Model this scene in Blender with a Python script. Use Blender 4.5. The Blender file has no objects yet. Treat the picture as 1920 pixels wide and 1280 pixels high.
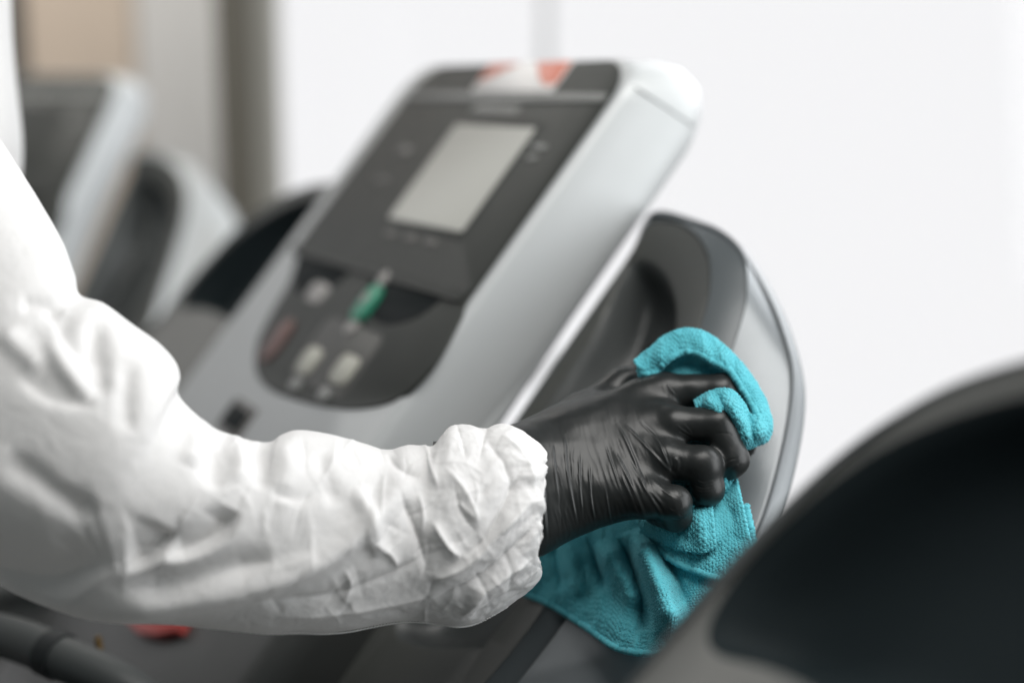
import bpy, math, random
import numpy as np

# ------------------------------------------------------------------ camera, world, light, exposure
FPX = 50.0 / 36.0 * 1920.0
PITCH = math.radians(10.0)
CAM = np.array([0.0, 0.0, 1.36])
FWD = np.array([0.0, math.cos(PITCH), -math.sin(PITCH)])
UPV = np.array([0.0, math.sin(PITCH), math.cos(PITCH)])
RGT = np.array([1.0, 0.0, 0.0])
HAND_D = 0.845                       # distance of the hand along the optical axis

scene = bpy.context.scene
COL = scene.collection
cam_data = bpy.data.cameras.new('camera')
cam_data.lens = 50.0
cam_data.sensor_width = 36.0
cam_data.clip_start = 0.02
cam_data.clip_end = 200.0
cam_data.dof.use_dof = True
cam_data.dof.focus_distance = 0.825
cam_data.dof.aperture_fstop = 1.8
cam_ob = bpy.data.objects.new('camera', cam_data)
cam_ob.location = CAM
cam_ob.rotation_euler = (math.pi / 2 - PITCH, 0, 0)
COL.objects.link(cam_ob)
scene.camera = cam_ob

world = bpy.data.worlds.new('World')
scene.world = world
world.use_nodes = True
bg = world.node_tree.nodes['Background']
bg.inputs[0].default_value = (0.72, 0.94, 1.0, 1)
bg.inputs[1].default_value = 0.095

scene.view_settings.view_transform = 'Standard'
scene.view_settings.look = 'None'
scene.view_settings.exposure = 0.0
scene.view_settings.gamma = 1.0
scene.cycles.use_denoising = True
scene.cycles.max_bounces = 8


def area_lamp(name, loc, target, sx, sy, power, col):
    d = bpy.data.lights.new(name, 'AREA')
    d.shape = 'RECTANGLE'
    d.size, d.size_y = sx, sy
    d.energy = power
    d.color = col
    o = bpy.data.objects.new(name, d)
    o.location = loc
    v = np.array(target, float) - np.array(loc, float)
    from mathutils import Vector
    o.rotation_euler = Vector(v).to_track_quat('-Z', 'Y').to_euler()
    COL.objects.link(o)
    return o


# daylight of the tall window front (behind and to the right), and two added fill lamps
area_lamp('window_daylight', (1.5, 2.2, 2.25), (0.0, 0.9, 1.1), 2.6, 1.3, 42, (0.96, 0.98, 1.0))
area_lamp('front_fill', (0.55, 0.25, 2.45), (0.0, 0.9, 1.1), 1.1, 0.9, 30, (1.0, 0.98, 0.95))  # added fill above the camera, not a fitting of the room
area_lamp('wall_fill', (-1.1, 2.4, 2.9), (-1.0, 3.6, 1.3), 1.6, 0.4, 40, (1.0, 0.96, 0.9))  # added lamp, only there to brighten the back wall
area_lamp('side_window_daylight', (2.6, 0.35, 1.45), (0.0, 0.9, 1.1), 1.6, 2.1, 54, (0.97, 0.99, 1.0))


# ------------------------------------------------------------------ geometry helpers
def ray(u, v):
    u = np.asarray(u, float)
    v = np.asarray(v, float)
    return (FWD + RGT * ((u - 960) / FPX)[..., None] + UPV * ((640 - v) / FPX)[..., None])


def P(u, v, d):
    """point seen at photo pixel (u, v) at distance d along the optical axis"""
    return CAM + ray(u, v) * np.asarray(d, float)[..., None]


def project(p):
    q = p - CAM
    d = q @ FWD
    return 960 + FPX * (q @ RGT) / d, 640 - FPX * (q @ UPV) / d, d


def catmull(pts, n, closed=False):
    pts = np.asarray(pts, float)
    m = len(pts)
    if closed:
        t = np.linspace(0, m, n, endpoint=False)
    else:
        t = np.linspace(0, m - 1, n)
    i = np.floor(t).astype(int)
    if not closed:
        i = np.minimum(i, m - 2)
    f = (t - i)[:, None]

    def g(k):
        return pts[k % m] if closed else pts[np.clip(k, 0, m - 1)]
    p0, p1, p2, p3 = g(i - 1), g(i), g(i + 1), g(i + 2)
    return 0.5 * ((2 * p1) + (-p0 + p2) * f + (2 * p0 - 5 * p1 + 4 * p2 - p3) * f ** 2
                  + (-p0 + 3 * p1 - 3 * p2 + p3) * f ** 3)


def pnoise(p):
    """gradient noise, p is (N,3)"""
    p = np.asarray(p, float)
    i = np.floor(p).astype(np.int64)
    f = p - i
    w = f * f * f * (f * (f * 6 - 15) + 10)
    out = np.zeros(len(p))
    for dx in (0, 1):
        for dy in (0, 1):
            for dz in (0, 1):
                a = (i[:, 0] + dx) * 374761393 + (i[:, 1] + dy) * 668265263 + (i[:, 2] + dz) * 1274126177
                a = (a ^ (a >> 13)) * 1103515245
                a = (a ^ (a >> 16)) & 0xffff
                th = (a & 255) * (2 * math.pi / 256)
                cz = ((a >> 8) & 255) / 127.5 - 1
                sz = np.sqrt(1 - np.clip(cz * cz, 0, 1))
                g = sz * np.cos(th) * (f[:, 0] - dx) + sz * np.sin(th) * (f[:, 1] - dy) + cz * (f[:, 2] - dz)
                wt = (w[:, 0] if dx else 1 - w[:, 0]) * (w[:, 1] if dy else 1 - w[:, 1]) * (w[:, 2] if dz else 1 - w[:, 2])
                out += g * wt
    return out * 1.5


def polydist(q, poly):
    """distance of 2-D points to a polyline, position along it 0..1 and signed side"""
    poly = np.asarray(poly, float)
    seg = np.linalg.norm(np.diff(poly, axis=0), axis=1)
    acc = np.concatenate([[0], np.cumsum(seg)])
    best = np.full(len(q), 1e9)
    tt = np.zeros(len(q))
    sg = np.zeros(len(q))
    for k in range(len(seg)):
        a, b = poly[k], poly[k + 1]
        d = b - a
        t = np.clip(((q - a) @ d) / (d @ d), 0, 1)
        c = a + t[:, None] * d
        e = q - c
        dist = np.hypot(e[:, 0], e[:, 1])
        m = dist < best
        best[m] = dist[m]
        tt[m] = (acc[k] + t[m] * seg[k]) / acc[-1]
        sg[m] = np.sign(d[0] * e[m, 1] - d[1] * e[m, 0])
    return best, tt, sg


def stroke(q, poly, width, amp, sharp=False, smooth=9, below=None):
    poly = np.asarray(poly, float)
    if len(poly) > 2:
        poly = catmull(poly, smooth)
    pad = max(width, below or 0) * 3.2
    near_ = np.nonzero(((q > poly.min(0) - pad) & (q < poly.max(0) + pad)).all(1))[0]
    out = np.zeros(len(q))
    if not len(near_):
        return out
    d, t, s = polydist(q[near_], poly)
    taper = np.clip(np.sin(np.pi * np.clip(t, 0.02, 0.98)) * 1.6, 0, 1)
    if sharp:
        prof = np.exp(-np.abs(d) / (width * 0.6))
    else:
        w_ = width if below is None else np.where(s > 0, below, width)   # separate reach above and below the line
        prof = np.exp(-(d / w_) ** 2)
    out[near_] = amp * prof * taper
    return out


def link(o, parent):
    COL.objects.link(o)
    if parent is not None:
        o.parent = parent
    return o


def mesh_ob(name, verts, faces, mat, parent=None, smooth=True, uv=None, label=None):
    me = bpy.data.meshes.new(name)
    verts = np.asarray(verts, np.float32)
    if isinstance(faces, np.ndarray):
        nf, k = faces.shape
        me.vertices.add(len(verts))
        me.vertices.foreach_set('co', verts.ravel())
        me.loops.add(nf * k)
        me.loops.foreach_set('vertex_index', faces.astype(np.int32).ravel())
        me.polygons.add(nf)
        me.polygons.foreach_set('loop_start', np.arange(0, nf * k, k, dtype=np.int32))
        me.polygons.foreach_set('loop_total', np.full(nf, k, np.int32))
        me.update(calc_edges=True)
        me.validate()
    else:
        me.from_pydata([tuple(map(float, v)) for v in verts], [], faces)
    if smooth:
        me.polygons.foreach_set('use_smooth', np.ones(len(me.polygons), bool))
    if uv is not None:
        lay = me.uv_layers.new(name='UVMap')
        idx = np.empty(len(me.loops), np.int32)
        me.loops.foreach_get('vertex_index', idx)
        lay.data.foreach_set('uv', np.asarray(uv, np.float32)[idx].ravel())
    if isinstance(mat, str):
        mat = MAT[mat]
    me.materials.append(mat)
    o = bpy.data.objects.new(name, me)
    link(o, parent)
    if label:
        o['label'] = label
    return o


def fix_normals(o):
    import bmesh
    bm = bmesh.new()
    bm.from_mesh(o.data)
    bmesh.ops.recalc_face_normals(bm, faces=bm.faces)
    bm.to_mesh(o.data)
    bm.free()
    return o


def shade_auto(o, ang=35):
    """flat across sharp edges, smooth elsewhere"""
    import bmesh
    bm = bmesh.new()
    bm.from_mesh(o.data)
    for e in bm.edges:
        e.smooth = not (len(e.link_faces) == 2 and e.calc_face_angle(0) > math.radians(ang))
    bm.to_mesh(o.data)
    bm.free()
    return o


def loft(name, loops, mat, parent=None, closed=True, cap0=False, cap1=False, auto=35):
    loops = np.asarray(loops, float)
    m, n, _ = loops.shape
    f = []
    for j in range(m - 1):
        for i in range(n if closed else n - 1):
            k = (i + 1) % n
            f.append((j * n + i, j * n + k, (j + 1) * n + k, (j + 1) * n + i))
    if cap0:
        f.append(tuple(range(n))[::-1])
    if cap1:
        f.append(tuple((m - 1) * n + i for i in range(n)))
    o = mesh_ob(name, loops.reshape(-1, 3), f, mat, parent)
    fix_normals(o)
    if auto:
        shade_auto(o, auto)
    return o


def grid_faces(m, n):
    j, i = np.meshgrid(np.arange(m - 1), np.arange(n - 1), indexing='ij')
    a = (j * n + i).ravel()
    return np.stack([a, a + 1, a + n + 1, a + n], 1)


def grid_normals(g):
    du = np.gradient(g, axis=1)
    dv = np.gradient(g, axis=0)
    nn = np.cross(du, dv)
    return nn / (np.linalg.norm(nn, axis=2, keepdims=True) + 1e-12)


def tube(name, pts, rad, mat, parent=None, n=16, caps=True):
    pts = np.asarray(pts, float)
    rad = np.broadcast_to(np.asarray(rad, float), (len(pts),))
    t = np.gradient(pts, axis=0)
    t /= np.linalg.norm(t, axis=1, keepdims=True)
    ref = np.array([0.13, 0.21, 0.97])
    a = np.cross(t, ref)
    a /= np.linalg.norm(a, axis=1, keepdims=True)
    b = np.cross(t, a)
    th = np.linspace(0, 2 * math.pi, n, endpoint=False)
    loops = pts[:, None] + rad[:, None, None] * (np.cos(th)[None, :, None] * a[:, None] + np.sin(th)[None, :, None] * b[:, None])
    return loft(name, loops, mat, parent, True, caps, caps, auto=50)


# ------------------------------------------------------------------ materials
MAT = {}


def material(name, col, rough=0.5, metal=0.0, spec=0.5, bump=None, var=None, emit=None, coat=0.0, sheen=0.0, rvar=0.0):
    m = bpy.data.materials.new(name)
    m.use_nodes = True
    nt = m.node_tree
    b = nt.nodes['Principled BSDF']
    b.inputs['Base Color'].default_value = (*col, 1)
    b.inputs['Roughness'].default_value = rough
    b.inputs['Metallic'].default_value = metal
    b.inputs['Specular IOR Level'].default_value = spec
    b.inputs['Coat Weight'].default_value = coat
    b.inputs['Sheen Weight'].default_value = sheen
    tc = nt.nodes.new('ShaderNodeTexCoord')
    if var:
        sc, amt = var
        nz = nt.nodes.new('ShaderNodeTexNoise')
        nz.inputs['Scale'].default_value = sc
        nz.inputs['Detail'].default_value = 5
        nt.links.new(tc.outputs['Object'], nz.inputs['Vector'])
        mx = nt.nodes.new('ShaderNodeMix')
        mx.data_type = 'RGBA'
        mx.inputs[6].default_value = (*[c * (1 - amt) for c in col], 1)
        mx.inputs[7].default_value = (*[min(1, c * (1 + amt)) for c in col], 1)
        nt.links.new(nz.outputs['Fac'], mx.inputs[0])
        nt.links.new(mx.outputs[2], b.inputs['Base Color'])
    if rvar:
        nz = nt.nodes.new('ShaderNodeTexNoise')
        nz.inputs['Scale'].default_value = 35
        nz.inputs['Detail'].default_value = 6
        nt.links.new(tc.outputs['Object'], nz.inputs['Vector'])
        mr = nt.nodes.new('ShaderNodeMapRange')
        mr.inputs[3].default_value = max(0.02, rough - rvar)
        mr.inputs[4].default_value = rough + rvar
        nt.links.new(nz.outputs['Fac'], mr.inputs[0])
        nt.links.new(mr.outputs[0], b.inputs['Roughness'])
    if bump:
        sc, st, dist = bump
        nz = nt.nodes.new('ShaderNodeTexNoise')
        nz.inputs['Scale'].default_value = sc
        nz.inputs['Detail'].default_value = 3
        nt.links.new(tc.outputs['Object'], nz.inputs['Vector'])
        bp = nt.nodes.new('ShaderNodeBump')
        bp.inputs['Strength'].default_value = st
        bp.inputs['Distance'].default_value = dist
        nt.links.new(nz.outputs['Fac'], bp.inputs['Height'])
        nt.links.new(bp.outputs['Normal'], b.inputs['Normal'])
    if emit:
        b.inputs['Emission Color'].default_value = (*emit[0], 1)
        b.inputs['Emission Strength'].default_value = emit[1]
    MAT[name] = m
    return m


material('silver_plastic', (0.44, 0.455, 0.46), 0.48, 0.2, 0.5, bump=(900, 0.08, 0.0004), rvar=0.05)
material('panel_black', (0.025, 0.0275, 0.025), 0.55, 0.0, 0.32, bump=(700, 0.06, 0.0004), rvar=0.06)
material('dark_plastic', (0.036, 0.038, 0.037), 0.42, 0.0, 0.5, bump=(1400, 0.25, 0.0004), rvar=0.06)
material('band_plastic', (0.085, 0.096, 0.102), 0.40, 0.1, 0.5, bump=(1400, 0.2, 0.0004), rvar=0.05)
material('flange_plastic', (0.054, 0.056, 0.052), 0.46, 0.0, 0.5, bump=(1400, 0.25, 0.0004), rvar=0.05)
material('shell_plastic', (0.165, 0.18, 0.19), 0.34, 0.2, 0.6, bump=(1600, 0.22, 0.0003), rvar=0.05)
material('lit_rim_grey', (0.115, 0.116, 0.110), 0.5, bump=(1400, 0.2, 0.0004))  # flange plastic made lighter: light on the rim put into its colour
material('recess_plastic', (0.040, 0.044, 0.044), 0.45, 0.0, 0.5, bump=(900, 0.2, 0.0004))
material('shaded_recess_plastic', (0.009, 0.014, 0.016), 0.7, 0.0, 0.12, bump=(900, 0.2, 0.0004))  # same recess plastic, with the left pods' shade put into its colour
material('gap_shade_black', (0.006, 0.009, 0.010), 0.8, spec=0.2)  # panel gap and socket, also the painted shadow under the ledge
material('display_grey', (0.42, 0.42, 0.39), 0.5)
material('label_white', (0.72, 0.70, 0.69), 0.4)
material('label_red', (0.62, 0.22, 0.16), 0.4)
material('green_key', (0.015, 0.20, 0.12), 0.35)
material('key_grey', (0.25, 0.24, 0.23), 0.35)
material('key_dark', (0.085, 0.08, 0.075), 0.4)
material('frame_dark', (0.045, 0.045, 0.042), 0.5)
material('key_red', (0.10, 0.045, 0.038), 0.4)
material('key_pale', (0.31, 0.31, 0.27), 0.4)
material('line_grey', (0.17, 0.175, 0.17), 0.4)
material('rail_grey', (0.055, 0.06, 0.06), 0.5, bump=(300, 0.15, 0.0006))
material('rubber_black', (0.012, 0.015, 0.016), 0.6)
material('stop_red', (0.26, 0.03, 0.025), 0.4)
material('brass', (0.30, 0.19, 0.07), 0.35, 0.9)
material('beige_wall', (0.47, 0.39, 0.32), 0.9, var=(2.0, 0.12))
material('pale_wall', (0.52, 0.51, 0.50), 0.9, var=(2.0, 0.06))
material('post_taupe', (0.115, 0.105, 0.085), 0.6, var=(3.0, 0.06))
material('post_light', (0.30, 0.29, 0.26), 0.6)
material('post_dark', (0.03, 0.034, 0.035), 0.6)
material('frame_grey', (0.48, 0.48, 0.49), 0.5)
material('floor_grey', (0.06, 0.062, 0.062), 0.6, var=(3.0, 0.1))
material('overcast', (0, 0, 0), 1.0, emit=((0.985, 0.985, 1.0), 0.94))
g_ = material('window_glass', (1, 1, 1), 0.0)
g_.node_tree.nodes['Principled BSDF'].inputs['Transmission Weight'].default_value = 1.0
g_.node_tree.nodes['Principled BSDF'].inputs['IOR'].default_value = 1.2
material('thread_white', (0.80, 0.79, 0.77), 0.8)


def coverall_material():
    m = bpy.data.materials.new('coverall_white')
    m.use_nodes = True
    nt = m.node_tree
    b = nt.nodes['Principled BSDF']
    b.inputs['Base Color'].default_value = (0.725, 0.72, 0.72, 1)
    b.inputs['Roughness'].default_value = 0.62
    b.inputs['Specular IOR Level'].default_value = 0.3
    b.inputs['Subsurface Weight'].default_value = 0.0
    tc = nt.nodes.new('ShaderNodeTexCoord')

    def noise(scale, detail, dist=0.0):
        n = nt.nodes.new('ShaderNodeTexNoise')
        n.inputs['Scale'].default_value = scale
        n.inputs['Detail'].default_value = detail
        n.inputs['Distortion'].default_value = dist
        nt.links.new(tc.outputs['Object'], n.inputs['Vector'])
        return n
    # crumple creases: folded noise (abs) at two scales
    last = None
    for sc, w in ((38, 1.0), (95, 0.55), (240, 0.22)):
        n = noise(sc, 2, 0.6)
        s = nt.nodes.new('ShaderNodeMath')
        s.operation = 'SUBTRACT'
        s.inputs[1].default_value = 0.5
        nt.links.new(n.outputs['Fac'], s.inputs[0])
        a = nt.nodes.new('ShaderNodeMath')
        a.operation = 'ABSOLUTE'
        nt.links.new(s.outputs[0], a.inputs[0])
        k = nt.nodes.new('ShaderNodeMath')
        k.operation = 'MULTIPLY'
        k.inputs[1].default_value = w
        nt.links.new(a.outputs[0], k.inputs[0])
        if last is None:
            last = k
        else:
            ad = nt.nodes.new('ShaderNodeMath')
            ad.operation = 'ADD'
            nt.links.new(last.outputs[0], ad.inputs[0])
            nt.links.new(k.outputs[0], ad.inputs[1])
            last = ad
    b1 = nt.nodes.new('ShaderNodeBump')
    b1.inputs['Strength'].default_value = 0.26
    b1.inputs['Distance'].default_value = 0.006
    nt.links.new(last.outputs[0], b1.inputs['Height'])
    # fine fibre emboss
    wv = nt.nodes.new('ShaderNodeTexWave')
    wv.inputs['Scale'].default_value = 420
    wv.inputs['Distortion'].default_value = 2.5
    wv.inputs['Detail'].default_value = 2
    nt.links.new(tc.outputs['Object'], wv.inputs['Vector'])
    b2 = nt.nodes.new('ShaderNodeBump')
    b2.inputs['Strength'].default_value = 0.10
    b2.inputs['Distance'].default_value = 0.0006
    nt.links.new(wv.outputs['Fac'], b2.inputs['Height'])
    nt.links.new(b1.outputs['Normal'], b2.inputs['Normal'])
    nt.links.new(b2.outputs['Normal'], b.inputs['Normal'])
    # thin sheet: some light passes through
    tr = nt.nodes.new('ShaderNodeBsdfTranslucent')
    tr.inputs[0].default_value = (0.75, 0.74, 0.72, 1)
    mx = nt.nodes.new('ShaderNodeMixShader')
    mx.inputs[0].default_value = 0.28
    nt.links.new(b.outputs[0], mx.inputs[1])
    nt.links.new(tr.outputs[0], mx.inputs[2])
    nt.links.new(mx.outputs[0], nt.nodes['Material Output'].inputs[0])
    MAT['coverall_white'] = m


coverall_material()


def glove_material():
    m = bpy.data.materials.new('nitrile_black')
    m.use_nodes = True
    nt = m.node_tree
    b = nt.nodes['Principled BSDF']
    b.inputs['Base Color'].default_value = (0.014, 0.0155, 0.0155, 1)
    b.inputs['Roughness'].default_value = 0.40
    b.inputs['Specular IOR Level'].default_value = 0.30
    tc = nt.nodes.new('ShaderNodeTexCoord')
    n = nt.nodes.new('ShaderNodeTexNoise')
    n.inputs['Scale'].default_value = 60
    n.inputs['Detail'].default_value = 4
    nt.links.new(tc.outputs['Object'], n.inputs['Vector'])
    mr = nt.nodes.new('ShaderNodeMapRange')
    mr.inputs[3].default_value = 0.30
    mr.inputs[4].default_value = 0.42
    nt.links.new(n.outputs['Fac'], mr.inputs[0])
    nt.links.new(mr.outputs[0], b.inputs['Roughness'])
    n2 = nt.nodes.new('ShaderNodeTexNoise')
    n2.inputs['Scale'].default_value = 900
    n2.inputs['Detail'].default_value = 2
    nt.links.new(tc.outputs['Object'], n2.inputs['Vector'])
    bp = nt.nodes.new('ShaderNodeBump')
    bp.inputs['Strength'].default_value = 0.08
    bp.inputs['Distance'].default_value = 0.0003
    nt.links.new(n2.outputs['Fac'], bp.inputs['Height'])
    nt.links.new(bp.outputs['Normal'], b.inputs['Normal'])
    MAT['nitrile_black'] = m


glove_material()


def cloth_material():
    m = bpy.data.materials.new('microfibre_teal')
    m.use_nodes = True
    nt = m.node_tree
    b = nt.nodes['Principled BSDF']
    b.inputs['Roughness'].default_value = 0.9
    b.inputs['Specular IOR Level'].default_value = 0.15
    b.inputs['Sheen Weight'].default_value = 0.35
    b.inputs['Sheen Roughness'].default_value = 0.5
    b.inputs['Sheen Tint'].default_value = (0.5, 0.9, 1.0, 1)
    tc = nt.nodes.new('ShaderNodeTexCoord')
    v = nt.nodes.new('ShaderNodeTexVoronoi')
    v.inputs['Scale'].default_value = 900
    nt.links.new(tc.outputs['Object'], v.inputs['Vector'])
    n = nt.nodes.new('ShaderNodeTexNoise')
    n.inputs['Scale'].default_value = 45
    n.inputs['Detail'].default_value = 4
    nt.links.new(tc.outputs['Object'], n.inputs['Vector'])
    mx = nt.nodes.new('ShaderNodeMix')
    mx.data_type = 'RGBA'
    mx.inputs[6].default_value = (0.070, 0.35, 0.42, 1)
    mx.inputs[7].default_value = (0.11, 0.45, 0.51, 1)
    nt.links.new(n.outputs['Fac'], mx.inputs[0])
    nt.links.new(mx.outputs[2], b.inputs['Base Color'])
    bp = nt.nodes.new('ShaderNodeBump')
    bp.inputs['Strength'].default_value = 0.25
    bp.inputs['Distance'].default_value = 0.0006
    bp.invert = True
    nt.links.new(v.outputs['Distance'], bp.inputs['Height'])
    nt.links.new(bp.outputs['Normal'], b.inputs['Normal'])
    MAT['microfibre_teal'] = m


cloth_material()


def tag(o, label, cat, group=None, kind=None):
    o['label'] = label
    if cat:
        o['category'] = cat
    if group:
        o['group'] = group
    if kind:
        o['kind'] = kind
    return o


def empty(name, loc=(0, 0, 0), rz=0.0, parent=None):
    o = bpy.data.objects.new(name, None)
    o.location = loc
    o.rotation_euler = (0, 0, rz)
    o.empty_display_size = 0.1
    return link(o, parent)


def box_pts(x0, x1, y0, y1, z0, z1):
    v = [(x, y, z) for x in (x0, x1) for y in (y0, y1) for z in (z0, z1)]
    f = [(0, 1, 3, 2), (4, 6, 7, 5), (0, 4, 5, 1), (2, 3, 7, 6), (0, 2, 6, 4), (1, 5, 7, 3)]
    return v, f


def box(name, x0, x1, y0, y1, z0, z1, mat, parent=None):
    v, f = box_pts(x0, x1, y0, y1, z0, z1)
    o = mesh_ob(name, v, f, mat, parent, smooth=False)
    md = o.modifiers.new('bevel', 'BEVEL')
    md.width = 0.004
    md.segments = 2
    return o


# ------------------------------------------------------------------ setting
fl = mesh_ob('floor', [(-8, -2, 0), (8, -2, 0), (8, 4.2, 0), (-8, 4.2, 0)], [(0, 1, 2, 3)], 'floor_grey', smooth=False)
tag(fl, 'grey floor under the treadmills', None, kind='structure')
th = np.linspace(math.radians(-70), math.radians(70), 25)
sv = [(16 * math.sin(t), -4 + 16 * math.cos(t), z) for t in th for z in (-8, 14)]
sf = [(2 * i, 2 * i + 1, 2 * i + 3, 2 * i + 2) for i in range(24)]
sk = mesh_ob('sky', sv, sf, 'overcast')
tag(sk, 'bright white overcast sky beyond the window', None, kind='structure')

WY = 3.3                                      # the window front


def at_y(u, y):
    q = ray(u, 640.0)
    return float(q[0] / q[1] * y)


win = empty('window', (0, WY, 0))
tag(win, 'tall bright window front with a thin grey mullion behind the console', 'window')
x0 = at_y(538, WY)
xm = at_y(1021, WY)
for xa, xb in ((xm - 0.011, xm + 0.011), (4.5, 4.55)):
    box('mullion', xa, xb, -0.03, 0.03, 0.05, 2.9, 'frame_grey', win)
for xa, xb in ((x0 + 0.002, xm - 0.013), (xm + 0.013, 4.498)):
    pane = box('pane', xa, xb, -0.004, 0.004, 0.052, 4.498, 'window_glass', win)
    pane.modifiers.clear()
box('sill', x0, 4.55, -0.05, 0.05, 0.0, 0.05, 'frame_grey', win)
box('head', x0, 4.55, -0.05, 0.05, 2.9, 3.0, 'frame_grey', win)

PY = 2.7
post = empty('window_post', (at_y(490, PY), PY, 0))
tag(post, 'taupe vertical post between the pale wall and the bright window', 'post')
box('post_body', at_y(436, PY) - at_y(490, PY), 0.0, -0.06, 0.06, 0, 3, 'post_taupe', post)
box('post_flange', 0.003, at_y(534, PY) - at_y(490, PY), -0.02, 0.06, 0, 3, 'post_light', post)

BY = 3.6
wl = box('wall', at_y(280, BY), at_y(445, BY) , BY, BY + 0.1, 0, 3, 'pale_wall')
tag(wl, 'pale grey blurred wall beside the taupe post', 'wall')
wb = box('wall_panel', at_y(84, BY), at_y(280, BY) - 0.003, BY - 0.02, BY + 0.08, 0, 3, 'beige_wall')
tag(wb, 'blurred beige wall panel above the distant treadmill', 'wall panel')
dp = box('door_post', at_y(-200, BY) , at_y(84, BY) - 0.004, BY - 0.05, BY + 0.08, 0, 3, 'post_dark')
tag(dp, 'dark blurred vertical post at the left beside the beige wall panel', 'post')

# ------------------------------------------------------------------ treadmills
HEAD = math.radians(28.0)                      # heading of the machines
SLOPE = math.radians(50.3)                     # tilt of their consoles
Rv = np.array([math.sin(HEAD), -math.cos(HEAD), 0])
Fv = np.array([math.cos(HEAD), math.sin(HEAD), 0])
Zv = np.array([0, 0, 1.0])
Sv = Fv * math.cos(SLOPE) + Zv * math.sin(SLOPE)
Nv = -Fv * math.sin(SLOPE) + Zv * math.cos(SLOPE)
A0 = P(np.array(890.0), np.array(555.0), np.array(1.02))   # right end of the ledge under the display board
ROOT = np.array([A0[0], A0[1], 0.0])
POD_N0, POD_K = -0.072, -0.12                  # the side pods' face: n = POD_N0 + POD_K * r


def L(r, s, n):
    """console coordinates (across, up the slope, out of the face) -> machine coordinates"""
    r, s, n = np.broadcast_arrays(np.asarray(r, float), np.asarray(s, float), np.asarray(n, float))
    f = s * math.cos(SLOPE) - n * math.sin(SLOPE)
    z = s * math.sin(SLOPE) + n * math.cos(SLOPE) + A0[2]
    return np.stack([r, f, z], -1)


def on_board(u, v, n=0.0):
    q = ray(np.asarray(u, float), np.asarray(v, float))
    t = ((A0 - CAM) @ Nv + n) / (q @ Nv)
    d = CAM + q * t[..., None] - A0
    return np.stack([d @ Rv, d @ Sv], -1)


def on_pod(u, v, dn=0.0):
    """(r, s) of the pod face under a pixel"""
    q = ray(np.asarray(u, float), np.asarray(v, float))
    nn = Nv - POD_K * Rv
    t = ((A0 - CAM) @ nn + POD_N0 + dn) / (q @ nn)
    d = CAM + q * t[..., None] - A0
    return np.stack([d @ Rv, d @ Sv], -1)


def pod_depth(u, v, dn=0.0):
    q = ray(np.asarray(u, float), np.asarray(v, float))
    nn = Nv - POD_K * Rv
    return ((A0 - CAM) @ nn + POD_N0 + dn) / (q @ nn)


tm = empty('treadmill', ROOT, HEAD - math.pi / 2)
BW = -0.372                                    # left end of the board


def rounded(r0, r1, s0, s1, rt, rb, n=10):
    """rounded rectangle in (r, s), radius rt on top and rb below"""
    out = []
    for cx, cy, rad, a0 in ((r1 - rt, s1 - rt, rt, 0), (r0 + rt, s1 - rt, rt, 90), (r0 + rb, s0 + rb, rb, 180), (r1 - rb, s0 + rb, rb, 270)):
        for k in range(n):
            a = math.radians(a0 + 90 * k / (n - 1))
            out.append((cx + rad * math.cos(a), cy + rad * math.sin(a)))
    return np.array(out)


def slab(name, outline, n0, n1, mat, parent, bevel=0.0015):
    o = np.asarray(outline, float)
    c = o.mean(0)
    ins = o + (c - o) / np.linalg.norm(c - o, axis=1, keepdims=True) * bevel
    loops = [L(o[:, 0], o[:, 1], n0), L(o[:, 0], o[:, 1], n1 - bevel * 0.7), L(ins[:, 0], ins[:, 1], n1)]
    return loft(name, loops, mat, parent, True, True, True, auto=40)


# upper housing that carries the display board
loops = []
for n, top, gr in ((-0.080, 0.205, -0.014), (-0.077, 0.228, -0.005), (-0.071, 0.240, -0.0012), (-0.060, 0.248, 0.0), (-0.044, 0.248, 0.0), (-0.024, 0.238, 0.0), (-0.009, 0.2255, -0.0006), (-0.003, 0.222, -0.0022), (0.0, 0.2185, -0.0055)):
    o = rounded(BW - 0.037 - gr, 0.004 + gr, -0.20 - gr, top, 0.040, 0.02)
    loops.append(L(o[:, 0], o[:, 1], n))
housing = loft('console_housing', loops, 'silver_plastic', tm, True, True, True, auto=40)
# raised rib along the flank
pts = [L(-0.006, 0.12, -0.072), L(-0.006, 0.03, -0.072), L(-0.006, -0.06, -0.070), L(-0.006, -0.14, -0.067), L(-0.007, -0.20, -0.066)]
tube('flank_rib', catmull(pts, 24), np.linspace(0.004, 0.016, 24), 'silver_plastic', tm, n=32)
tube('panel_gap', [L(0.0041, 0.197, -0.006), L(0.0041, 0.203, -0.035), L(0.0041, 0.209, -0.066)], 0.00045, 'gap_shade_black', tm, n=8)
# dark lower body below the keypad
loops = []
for n, gr in ((-0.20, -0.004), (-0.05, 0.0), (-0.034, -0.001), (-0.026, -0.008), (-0.024, -0.02)):
    o = rounded(BW - 0.06 - gr, 0.016 + gr, -0.50 - gr, -0.185 + gr, 0.03, 0.03)
    loops.append(L(o[:, 0], o[:, 1], n))
loft('lower_body', loops, 'dark_plastic', tm, True, True, True, auto=40)

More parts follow.
